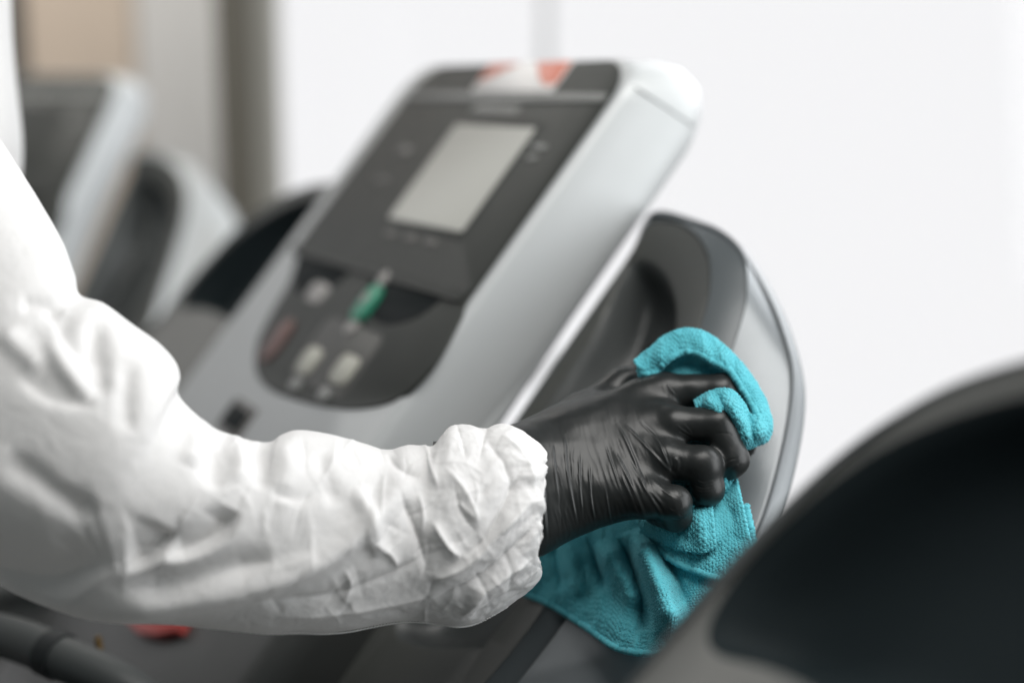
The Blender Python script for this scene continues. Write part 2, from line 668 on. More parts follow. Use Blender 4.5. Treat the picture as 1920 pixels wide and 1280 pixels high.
# black display board
o = rounded(BW, -0.003, 0.0, 0.2165, 0.040, 0.006)
panel = slab('display_board', o, -0.004, 0.003, 'panel_black', tm)
o = rounded(BW + 0.004, -0.006, 0.1745, 0.1825, 0.001, 0.001, 3)
slab('divider_strip', o, 0.002, 0.0042, 'line_grey', panel, 0.0005)
scr = slab('display', rounded(-0.218, -0.075, 0.046, 0.148, 0.003, 0.003, 4), 0.002, 0.0045, 'display_grey', panel, 0.0008)
slab('display_bezel', rounded(-0.224, -0.069, 0.040, 0.154, 0.004, 0.004, 4), 0.002, 0.0038, 'panel_black', panel, 0.0008)
lab = slab('warning_label', rounded(-0.236, -0.092, 0.1845, 0.2155, 0.001, 0.001, 3), 0.002, 0.0042, 'label_white', panel, 0.0004)
slab('red_corner', [(-0.235, 0.2150), (-0.235, 0.194), (-0.208, 0.2035), (-0.180, 0.2150)], 0.004, 0.0047, 'label_red', lab, 0.0003)
slab('red_corner', [(-0.093, 0.2150), (-0.150, 0.2150), (-0.128, 0.198), (-0.110, 0.190), (-0.093, 0.192)], 0.004, 0.0047, 'label_red', lab, 0.0003)
for k in range(8):
    r0 = -0.208 + 0.0105 * k
    slab('brand_letter', rounded(r0, r0 + 0.008, 0.161, 0.170, 0.001, 0.001, 3), 0.002, 0.0040, 'line_grey', panel, 0.0004)
for r0, s0, w, h, mt in ((-0.062, 0.128, 0.022, 0.005, 'line_grey'), (-0.300, 0.112, 0.03, 0.008, 'key_dark'), (-0.30, 0.08, 0.025, 0.005, 'key_dark'),
                         (-0.058, 0.118, 0.016, 0.004, 'line_grey'), (-0.205, 0.030, 0.022, 0.005, 'key_dark'), (-0.165, 0.030, 0.022, 0.005, 'key_dark'), (-0.125, 0.030, 0.022, 0.005, 'key_dark'), (-0.190, 0.158, 0.09, 0.0025, 'key_dark')):
    slab('printed_mark', rounded(r0, r0 + w, s0, s0 + h, 0.001, 0.001, 3), 0.002, 0.0040, mt, panel, 0.0004)
# board's lower lip; black lenses beneath paint its shadow over two scooped trays
slab('ledge', rounded(BW - 0.002, -0.006, -0.009, 0.001, 0.004, 0.004), -0.004, 0.0045, 'panel_black', tm, 0.003)

# keypad panel
kp = on_board([566, 545, 508, 482, 477, 487, 512, 560, 610, 655, 705, 742, 775, 820, 892, 880], [478, 520, 585, 640, 685, 712, 733, 750, 761, 765, 760, 747, 722, 668, 566, 520], 0.0018)
kp[0] = (-0.372, 0.004)
kp[-1] = (-0.003, 0.004)
kp[-2] = (-0.003, -0.006)
kpo = np.concatenate([catmull(kp[:-1], 60), kp[-1:]])
keypad = slab('keypad_panel', kpo, -0.002, 0.0018, 'panel_black', tm)
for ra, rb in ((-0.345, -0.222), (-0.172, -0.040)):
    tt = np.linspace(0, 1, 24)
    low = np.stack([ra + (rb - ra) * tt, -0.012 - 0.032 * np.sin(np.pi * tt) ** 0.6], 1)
    tray_shade = np.concatenate([low, [(rb, -0.002), (ra, -0.002)]])
    slab('tray_shade', tray_shade, 0.0, 0.0024, 'gap_shade_black', keypad, 0.0008)  # black lens: the ledge's shadow laid on as colour


def key(name, uv, w, h, mat, rad=None, hgt=0.003, ang=0.0):
    c = on_board(float(uv[0]), float(uv[1]), 0.0018)
    rad = min(w, h) * 0.48 if rad is None else rad
    o = rounded(-w / 2, w / 2, -h / 2, h / 2, rad, rad, 6)
    ca, sa = math.cos(ang), math.sin(ang)
    o = np.stack([o[:, 0] * ca - o[:, 1] * sa, o[:, 0] * sa + o[:, 1] * ca], 1) + c
    return slab(name, o, 0.0, 0.0018 + hgt, mat, keypad, 0.001)


g = key('start_key', (692, 572), 0.026, 0.036, 'green_key', hgt=0.005)
key('start_mark', (692, 566), 0.010, 0.010, 'key_grey', hgt=0.0056)
key('round_key', (722, 525), 0.017, 0.015, 'key_grey')
key('round_key', (662, 614), 0.018, 0.016, 'key_grey')
key('arrow_key', (595, 548), 0.042, 0.020, 'key_grey', hgt=0.001)
key('stop_key', (521, 640), 0.026, 0.045, 'key_red')
key('key_frame', (628, 668), 0.120, 0.060, 'frame_dark', 0.012, 0.0008)
key('pale_key', (582, 678), 0.032, 0.026, 'key_pale', 0.008)
key('pale_key', (648, 695), 0.034, 0.026, 'key_pale', 0.008)
key('small_key', (556, 722), 0.018, 0.012, 'line_grey', 0.004)
key('small_key', (610, 741), 0.018, 0.012, 'line_grey', 0.004)
slab('clip_socket', rounded(-0.262, -0.215, -0.176, -0.156, 0.003, 0.003, 4), -0.001, 0.003, 'gap_shade_black', tm)
slab('clip_socket_rim', rounded(-0.268, -0.209, -0.182, -0.150, 0.004, 0.004, 4), -0.001, 0.0018, 'key_dark', tm)


def pod_loop(keys, drop, n=112):
    """closed outline (r, s, drop) on the pod from pixels (values above 3) or (r, s) pairs"""
    out = []
    for (a, b), dn in zip(keys, drop):
        if abs(a) > 3 or abs(b) > 3:
            r, q = on_pod(float(a), float(b), dn)
            out.append((max(r, 0.006), q, dn))
        else:
            out.append((a, b, dn))
    return catmull(np.array(out), n, True)


# each ring has the same 14 stations, clockwise from the lower left
K_outer = [(0.016, -0.40), (0.012, -0.20), (0.010, 0.0), (0.010, 0.10), (1215, 402), (1290, 409), (1375, 448), (1440, 535), (1482, 632), (1499, 735), (1478, 870), (1428, 1030), (1330, 1240), (0.16, -0.44)]
K_seam = [(0.017, -0.39), (0.013, -0.20), (0.011, 0.0), (0.011, 0.098), (1218, 404), (1287, 411), (1368, 450), (1430, 538), (1470, 634), (1485, 725), (1462, 865), (1412, 1022), (1312, 1230), (0.155, -0.43)]
K_shell = [(0.018, -0.37), (0.014, -0.20), (0.012, 0.0), (0.012, 0.097), (1222, 406), (1275, 411), (1340, 430), (1387, 470), (1398, 520), (1388, 600), (1330, 740), (1180, 960), (1010, 1228), (0.12, -0.38)]
K_band = [(0.019, -0.35), (0.015, -0.20), (0.013, 0.0), (0.013, 0.095), (1203, 425), (1240, 411), (1285, 424), (1318, 462), (1328, 515), (1316, 590), (1265, 710), (1120, 960), (950, 1226), (0.10, -0.35)]
K_lip = [(0.030, -0.225), (0.029, -0.13), (0.027, -0.01), (0.026, 0.04), (1170, 500), (1200, 482), (1236, 503), (1256, 540), (1263, 590), (1250, 660), (1200, 770), (1080, 960), (925, 1176), (878, 1209)]


K_far_lip = [(0.020, -0.044), (0.012, 0.0), (0.012, 0.04), (0.014, 0.08), (0.025, 0.112), (0.045, 0.122), (0.070, 0.116), (0.092, 0.100), (0.113, 0.074), (0.129, 0.042), (0.139, 0.0), (0.142, -0.042), (0.133, -0.066), (0.100, -0.054)]


def pod(parent, mirror):
    D_out = [-0.05, -0.05, -0.03, -0.010, -0.007, -0.012, -0.022, -0.034, -0.043, -0.048, -0.05, -0.05, -0.05, -0.05]
    base = {id(K_outer): D_out, id(K_seam): [d * 0.82 - 0.001 for d in D_out], id(K_shell): [-0.0055 + 0.15 * d for d in D_out],
            id(K_band): [-0.004] * 14, id(K_lip): [-0.006] * 14}
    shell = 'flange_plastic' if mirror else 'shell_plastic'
    extra = {id(K_outer): (0.0005, -0.046), id(K_seam): (0.0030, -0.028), id(K_shell): (0.0022, -0.004)}

    def W(keys, dn, grow=0.0):
        o = pod_loop(keys, base[id(keys)])
        if mirror and id(keys) in extra:                  # the far pod's shell drops straight down behind its rim
            o = pod_loop(K_band, base[id(K_band)])
            grow += extra[id(keys)][0]
            dn += extra[id(keys)][1]
        if mirror and keys is K_lip:                      # the far pod's recess is cut close to its outer rim
            o = np.concatenate([catmull(np.array(K_far_lip), len(o), True), np.full((len(o), 1), -0.006)], 1)
            c = o[:, :2].mean(0)
            o[:, :2] = c + (o[:, :2] - c) * np.array([0.93, 0.93])
        b0 = o[:, 2]
        o = o[:, :2]
        if grow:
            c = o.mean(0)
            o = o + (o - c) / np.linalg.norm(o - c, axis=1, keepdims=True) * grow
        if mirror:
            r_ = o[:, 0] * 1.7
            return L(BW - 0.040 - r_, o[:, 1] - 0.04, -0.035 + 0.10 * r_ + b0 + dn)
        return L(o[:, 0], o[:, 1], POD_N0 + POD_K * o[:, 0] + b0 + dn)
    body = loft('edge_strip', [W(K_outer, -0.10, -0.09), W(K_outer, -0.030, -0.022), W(K_outer, -0.010, -0.002), W(K_outer, -0.005, 0.0), W(K_outer, -0.001, -0.001), W(K_seam, 0.0012, 0.0016), W(K_seam, 0.001, 0.0010), W(K_seam, -0.004, 0.0006)],
                shell, parent, auto=50)
    loft('outer_shell', [W(K_seam, -0.005, -0.0002), W(K_seam, 0.0008, -0.0006), W(K_seam, 0.0022, -0.002), W(K_shell, 0.0, 0.002), W(K_shell, -0.0006, 0.0)], shell, body, auto=50)
    loft('rim_band', [W(K_shell, -0.003, 0.0), W(K_shell, -0.0014, -0.0008), W(K_band, -0.0015, 0.001), W(K_band, -0.0025, 0.0)], 'band_plastic', body, auto=50)
    loft('flange', [W(K_band, -0.004, 0.0), W(K_band, -0.0018, -0.0012), W(K_lip, -0.002, 0.003), W(K_lip, -0.0035, 0.0)], 'lit_rim_grey' if mirror else 'flange_plastic', body, auto=50)
    loft('cup_recess', [W(K_lip, -0.0035, 0.0003), W(K_lip, -0.0055, -0.0025), W(K_lip, -0.012, -0.006), W(K_lip, -0.022, -0.010), W(K_lip, -0.030, -0.016), W(K_lip, -0.035, -0.024), W(K_lip, -0.037, -0.036), W(K_lip, -0.0375, -0.045)], 'shaded_recess_plastic' if mirror else 'recess_plastic', body, cap1=True, auto=60)
    return body


pod(tm, False)
pod(tm, True)


# lower body, handrails and uprights of the machine
def mach(r, f, z):
    return np.array([r, f, z])


cz = A0[2]
for sgn, rr in ((1, 0.10), (-1, BW - 0.10)):
    f0 = -0.20
    pts = [mach(rr, -0.13, cz - 0.30), mach(rr, -0.30, cz - 0.325), mach(rr, -0.55, cz - 0.33), mach(rr, -0.80, cz - 0.35), mach(rr, -0.92, cz - 0.45)]
    rail = tube('handrail', catmull(pts, 40), 0.019, 'rail_grey', tm)
    pts = [mach(rr, 0.02, cz - 0.20), mach(rr, 0.10, cz - 0.45), mach(rr, 0.16, cz - 0.8), mach(rr, 0.20, 0.06)]
    tube('upright', catmull(pts, 24), 0.035, 'dark_plastic', tm)
def to_mach(p):
    q = np.asarray(p) - ROOT
    return np.stack([q @ Rv, q @ Fv, q[..., 2]], -1)


pts = to_mach(P(np.array([-260., -120, 20, 115, 230, 330]), np.array([1120., 1165, 1195, 1232, 1285, 1350]), np.array([1.06, 1.02, 0.99, 0.965, 0.95, 0.95])))
bar = tube('grip_bar', catmull(pts, 40), 0.0150, 'rail_grey', tm)
mid = catmull(pts, 41)
tube('grip_collar', mid[22:25], 0.0166, 'rubber_black', bar)
slab('stop_clip', on_board([238, 352, 340, 300, 262], [1160, 1160, 1186, 1197, 1190], -0.020), -0.026, -0.016, 'stop_red', tm, 0.003)
pt = to_mach(P(np.array([183., 187]), np.array([1192., 1218]), np.array([1.0, 1.0])))
tube('brass_pin', pt, 0.0025, 'brass', tm)
box('deck_frame', BW - 0.14, 0.14, -1.75, 0.28, 0.02, 0.16, 'dark_plastic', tm)
box('running_belt', BW - 0.06, 0.06, -1.74, 0.05, 0.161, 0.175, 'rubber_black', tm)


def copy_tree(o, parent=None):
    c = o.copy()
    COL.objects.link(c)
    c.parent = parent
    for ch in [x for x in bpy.data.objects if x.parent == o]:
        copy_tree(ch, c)
    return c


def world_to_root(p):
    return p


tag(tm, 'dark treadmill console with silver flank being wiped with the blue cloth', 'treadmill', 'treadmills in a row')
far = copy_tree(tm)
far.location = ROOT - Rv * 1.2 - Fv * 0.05
far.rotation_euler.z += math.radians(40)
tag(far, 'blurred treadmill with silver flank far left, behind the white sleeve', 'treadmill', 'treadmills in a row')
for ch in far.children_recursive:
    if ch.name.split('.')[0] in ('outer_shell', 'edge_strip', 'rim_band'):
        ch.material_slots[0].link = 'OBJECT'
        ch.material_slots[0].material = MAT['silver_plastic']
for ch in [c for c in far.children_recursive if c.name.split('.')[0] in ('display', 'red_corner', 'warning_label')]:
    bpy.data.objects.remove(ch)                 # that machine's board reads as one dark face
near = copy_tree(tm)
near.location = ROOT + Rv * 1.08 - Fv * 0.18 + Zv * 0.008
near.rotation_euler.z += math.radians(-10)
tag(near, 'very blurred dark treadmill console in the lower right foreground', 'treadmill', 'treadmills in a row')

# ------------------------------------------------------------------ the person: sleeve, torso, gloved hand
ZS = 1280.0 / 680.0                              # sketch units of the hand close-up per photo pixel
ZM = HAND_D / FPX / ZS                           # metres per sketch unit


def H(x, y, w):
    """sketch coordinates of the hand (x right, y down, w towards the lens) -> place"""
    x, y, w = np.asarray(x, float), np.asarray(y, float), np.asarray(w, float)
    return P(900 + x / ZS, 580 + y / ZS, HAND_D - w * ZM)


TILT = 0.55


def J(x, y, w, r):
    return (x, y, w + (y - 520) * TILT, r)


person = empty('person', (-0.45, 0.85, 0.0))
tag(person, 'person in a white protective coverall and black glove wiping with a cloth', 'person')
PL = np.array([-0.45, 0.85, 0.0])


def to_person(o):
    """keep world positions while parenting to the person"""
    co = np.empty(len(o.data.vertices) * 3, np.float32)
    o.data.vertices.foreach_get('co', co)
    o.data.vertices.foreach_set('co', (co.reshape(-1, 3) - PL).astype(np.float32).ravel())
    o.data.update()
    o.parent = person
    return o


def build_glove(parent):
    st = 5.0
    lo = np.array([-170.0, 130.0, -480.0])
    hi = np.array([1040.0, 900.0, 330.0])
    xs = [np.arange(lo[k], hi[k], st, dtype=np.float32) for k in range(3)]
    X, Y, W = np.meshgrid(*xs, indexing='ij')

    def cone(a, b):
        ax, ay, aw, ra = a
        bx, by, bw, rb = b
        dx, dy, dw = bx - ax, by - ay, bw - aw
        l2 = dx * dx + dy * dy + dw * dw
        t = np.clip(((X - ax) * dx + (Y - ay) * dy + (W - aw) * dw) / l2, 0, 1)
        d = np.sqrt((X - ax - t * dx) ** 2 + (Y - ay - t * dy) ** 2 + (W - aw - t * dw) ** 2)
        return d - (ra + (rb - ra) * t)

    def smin(a, b, k):
        h = np.clip(k - np.abs(a - b), 0, None) / k
        return np.minimum(a, b) - h * h * k * 0.25

    def chain(js, k=18):
        d = None
        for a, b in zip(js[:-1], js[1:]):
            c = cone(a, b)
            d = c if d is None else smin(d, c, k)
        return d
    wr = J(20, 640, -20, 150)
    # palm
    palm = cone(J(-200, 640, -30, 160), J(150, 610, -20, 150))
    palm = smin(palm, cone(J(-160, 700, -30, 130), J(140, 720, -20, 125)), 60)
    for m, k in ((J(620, 312, -55, 62), 90), (J(650, 412, -8, 62), 90), (J(625, 530, 0, 60), 90), (J(565, 652, -5, 58), 90)):
        base = J(140, 585 + (m[1] - 470) * 0.38, -30, 98)
        palm = smin(palm, cone(base, m), k)
    palm = smin(palm, cone(J(480, 640, -40, 70), J(180, 760, -50, 90)), 90)
    palm = smin(palm, cone(J(330, 470, -95, 100), J(470, 420, -110, 80)), 90)      # ball of the thumb
    index = chain([J(560, 312, -52, 62), J(655, 290, -42, 63), J(852, 290, -30, 62), J(950, 392, -100, 55), J(930, 480, -200, 46)])
    middle = chain([J(560, 405, -15, 64), J(690, 408, 22, 65), J(838, 408, 30, 63), J(892, 530, -22, 58), J(840, 598, -130, 50)])
    ring = chain([J(540, 520, 0, 64), J(655, 534, 20, 70), J(784, 550, 24, 69), J(802, 634, -38, 60), J(735, 668, -140, 48)])
    little = chain([J(500, 632, -5, 62), J(590, 668, 12, 66), J(684, 684, 10, 63), J(692, 728, -50, 55), J(625, 715, -125, 48)])
    thumb = chain([J(210, 480, -70, 100), J(360, 372, -120, 72), J(500, 270, -165, 56), J(640, 205, -190, 48)], 40)
    d = None
    for fg, k in ((index, 62), (middle, 52), (ring, 52), (little, 58), (thumb, 60)):
        b = smin(palm, fg, k)
        d = b if d is None else smin(d, b, 22)
    # surface nets
    V = d
    s = V < 0
    c = np.zeros(tuple(np.array(V.shape) - 1), np.int8)
    offs = [(a, b, e) for a in (0, 1) for b in (0, 1) for e in (0, 1)]
    n = np.array(V.shape) - 1
    for a, b, e in offs:
        c += s[a:a + n[0], b:b + n[1], e:e + n[2]]
    act = (c > 0) & (c < 8)
    ids = np.full(act.shape, -1, np.int64)
    ijk = np.argwhere(act)
    ids[act] = np.arange(len(ijk))
    acc = np.zeros((len(ijk), 3))
    cnt = np.zeros(len(ijk))
    edges = []
    for a in offs:
        for k in range(3):
            if a[k] == 0:
                b = list(a)
                b[k] = 1
                edges.append((a, tuple(b), k))
    for a, b, k in edges:
        va = V[ijk[:, 0] + a[0], ijk[:, 1] + a[1], ijk[:, 2] + a[2]]
        vb = V[ijk[:, 0] + b[0], ijk[:, 1] + b[1], ijk[:, 2] + b[2]]
        m = (va < 0) != (vb < 0)
        t = va[m] / (va[m] - vb[m])
        p = np.tile(np.array(a, float), (m.sum(), 1))
        p[:, k] += t
        acc[m] += p
        cnt[m] += 1
    pos = lo + st * (ijk + acc / cnt[:, None])
    faces = []
    for k in range(3):
        a = [slice(0, V.shape[q] - (1 if q == k else 0)) for q in range(3)]
        b = list(a)
        b[k] = slice(1, V.shape[k])
        cr = s[tuple(a)] != s[tuple(b)]
        idx = np.argwhere(cr)
        u, w = [q for q in range(3) if q != k]
        ok = (idx[:, u] > 0) & (idx[:, w] > 0) & (idx[:, u] < V.shape[u] - 1) & (idx[:, w] < V.shape[w] - 1)
        idx = idx[ok]
        inside = s[idx[:, 0], idx[:, 1], idx[:, 2]]

        def at(du, dw):
            j = idx.copy()
            j[:, u] += du
            j[:, w] += dw
            return ids[j[:, 0], j[:, 1], j[:, 2]]
        q = np.stack([at(-1, -1), at(0, -1), at(0, 0), at(-1, 0)], 1)
        flip = inside if k != 1 else ~inside
        q[~flip] = q[~flip][:, ::-1]
        faces.append(q)
    faces = np.concatenate(faces)
    # vertex normals straight from the field
    g = np.stack(np.gradient(V, st), -1)
    ii = np.clip(np.round((pos - lo) / st).astype(int), 0, np.array(V.shape) - 1)
    nr = g[ii[:, 0], ii[:, 1], ii[:, 2]]
    nr /= np.linalg.norm(nr, axis=1, keepdims=True) + 1e-9
    # one round of relaxation
    for _ in range(2):
        sm = np.zeros_like(pos)
        ct = np.zeros(len(pos))
        for k in range(4):
            np.add.at(sm, faces[:, k], pos[faces[:, (k + 1) % 4]])
            np.add.at(ct, faces[:, k], 1)
        pos = pos * 0.5 + 0.5 * sm / ct[:, None]
    # subdivide once (midpoints) so that the fine folds have enough points
    n0 = len(pos)
    e = np.sort(np.concatenate([faces[:, [k, (k + 1) % 4]] for k in range(4)]), axis=1)
    ue, inv = np.unique(e, axis=0, return_inverse=True)
    inv = inv.reshape(4, -1).T + n0
    pe = 0.5 * (pos[ue[:, 0]] + pos[ue[:, 1]])
    pf = pos[faces].mean(1)
    nre = nr[ue].mean(1)
    nrf = nr[faces].mean(1)
    fi = n0 + len(ue) + np.arange(len(faces))
    pos = np.concatenate([pos, pe, pf])
    nr = np.concatenate([nr, nre, nrf])
    nr /= np.linalg.norm(nr, axis=1, keepdims=True) + 1e-9
    faces = np.concatenate([np.stack([faces[:, k], inv[:, k], fi, inv[:, (k + 3) % 4]], 1) for k in range(4)])
    # folds of the stretched rubber, on the back of the hand only
    q = pos[:, :2]
    front = np.clip((nr[:, 2] + 0.15) / 0.4, 0, 1)
    h = np.zeros(len(pos))
    rnd = random.Random(4)
    folds = [([(255, 470), (262, 560), (275, 660)], 5, 5), ([(298, 440), (306, 560), (330, 700), (345, 770)], 5, 6), ([(350, 500), (352, 620), (362, 730)], 4, 5),
             ([(385, 540), (390, 650), (405, 760)], 4, 5), ([(440, 620), (452, 700), (468, 780)], 4, 4), ([(225, 600), (228, 700), (236, 820)], 5, 5),
             ([(480, 395), (520, 470), (556, 560), (590, 650)], 6, 6), ([(505, 400), (575, 470), (640, 540), (692, 592)], 6, 6), ([(560, 390), (625, 460), (660, 540), (676, 580)], 5, 5),
             ([(470, 490), (520, 590), (560, 680), (590, 745)], 7, 7), ([(520, 520), (570, 610), (620, 690), (650, 740)], 6, 6), ([(556, 560), (600, 640), (650, 690)], 6, 5),
             ([(500, 590), (540, 680), (570, 750)], 5, 5), ([(440, 470), (470, 560), (500, 650)], 4, 4), ([(600, 590), (650, 640), (690, 665)], 5, 4),
             ([(690, 405), (715, 425), (745, 445)], 4, 2), ([(702, 428), (722, 438), (748, 452)], 4, -2), ([(716, 402), (733, 420), (748, 440)], 4, 2), ([(645, 262), (652, 285), (668, 308)], 5, 2),
             ([(660, 258), (672, 282), (690, 300)], 4, 3), ([(860, 545), (885, 530), (915, 525)], 4, -4), ([(868, 560), (893, 552), (918, 548)], 4, 4),
             ([(760, 600), (790, 612), (830, 605)], 4, 4), ([(755, 615), (790, 628), (826, 622)], 4, -4), ([(760, 640), (790, 645), (825, 640)], 4, 3),
             ([(690, 720), (712, 728), (738, 715)], 4, 4), ([(675, 738), (700, 742), (728, 735)], 4, -4), ([(660, 700), (690, 712), (720, 700)], 4, 3),
             ([(830, 440), (860, 436), (895, 440)], 5, -3), ([(690, 520), (700, 545), (692, 575)], 6, 5), ([(676, 520), (680, 550), (672, 580)], 5, -4)]
    for poly, wd, am in folds:
        h += stroke(q, poly, wd, am * 0.46)
        off = [(x + wd * 1.8, y) for x, y in poly]
        h -= stroke(q, off, wd * 1.2, am * 0.25)
    for k in range(16):                                   # many hair-thin creases at the wrist and below the knuckles
        if k < 9:
            x0, y0 = rnd.uniform(205, 470), rnd.uniform(440, 740)
            ang = math.radians(rnd.uniform(76, 96))
        else:
            x0, y0 = rnd.uniform(440, 600), rnd.uniform(420, 660)
            ang = math.radians(rnd.uniform(48, 68))
        ln = rnd.uniform(50, 170)
        poly = [(x0 + t * ln * math.cos(ang) + rnd.uniform(-6, 6), y0 + t * ln * math.sin(ang)) for t in (0, 0.33, 0.66, 1)]
        h += stroke(q, poly, rnd.uniform(2.5, 5), rnd.uniform(-1.0, 1.6))
    area = np.exp(-(((q[:, 0] - 420) / 260) ** 2 + ((q[:, 1] - 640) / 220) ** 2))
    a = math.radians(72)
    along = q[:, 0] * math.cos(a) + q[:, 1] * math.sin(a)
    across = -q[:, 0] * math.sin(a) + q[:, 1] * math.cos(a)
    nz = pnoise(np.stack([along / 170, across / 20, pos[:, 2] / 70], 1))
    h += area * (0.35 - np.abs(nz)) * 2.2
    h += pnoise(pos / 60) * 2.0
    pos = pos + nr * (h * front)[:, None]
    pw = H(pos[:, 0], pos[:, 1], pos[:, 2])
    o = mesh_ob('glove', pw, faces[:, ::-1], 'nitrile_black', parent)
    return fix_normals(o)


to_person(build_glove(None))

SL = [  # top pixel, bottom pixel, distance, half thickness (m)
    (950, 885, 945, 1010, 0.846, 0.026), (985, 888, 975, 1018, 0.842, 0.032), (1006, 868, 992, 1042, 0.838, 0.040), (1022, 852, 1010, 1062, 0.832, 0.046), (1000, 822, 1003, 1092, 0.829, 0.050), (950, 796, 956, 1134, 0.824, 0.054),
    (905, 803, 900, 1165, 0.820, 0.055), (878, 797, 860, 1173, 0.818, 0.055), (848, 798, 820, 1168, 0.815, 0.054), (828, 817, 780, 1163, 0.812, 0.052),
    (808, 839, 740, 1165, 0.809, 0.051), (768, 834, 700, 1172, 0.806, 0.052), (725, 842, 655, 1181, 0.802, 0.052), (680, 830, 610, 1186, 0.798, 0.053),
    (620, 814, 560, 1185, 0.793, 0.055), (560, 806, 500, 1187, 0.788, 0.056), (528, 815, 440, 1183, 0.784, 0.056), (508, 828, 390, 1178, 0.780, 0.056),
    (470, 825, 340, 1172, 0.776, 0.057), (425, 812, 285, 1169, 0.772, 0.058), (395, 798, 235, 1167, 0.769, 0.059), (360, 770, 185, 1160, 0.766, 0.060),
    (334, 737, 130, 1150, 0.763, 0.062), (338, 706, 70, 1133, 0.761, 0.064), (328, 677, 10, 1114, 0.760, 0.066), (298, 643, -60, 1085, 0.760, 0.067),
    (250, 608, -130, 1045, 0.761, 0.068), (195, 568, -200, 1000, 0.763, 0.068), (150, 552, -260, 950, 0.766, 0.068), (140, 515, -310, 900, 0.770, 0.068),
    (118, 455, -360, 850, 0.776, 0.068), (85, 395, -400, 800, 0.783, 0.069), (40, 322, -440, 740, 0.790, 0.070), (0, 260, -480, 680, 0.797, 0.072),
    (-60, 180, -520, 600, 0.805, 0.074), (-120, 100, -560, 500, 0.812, 0.075)]


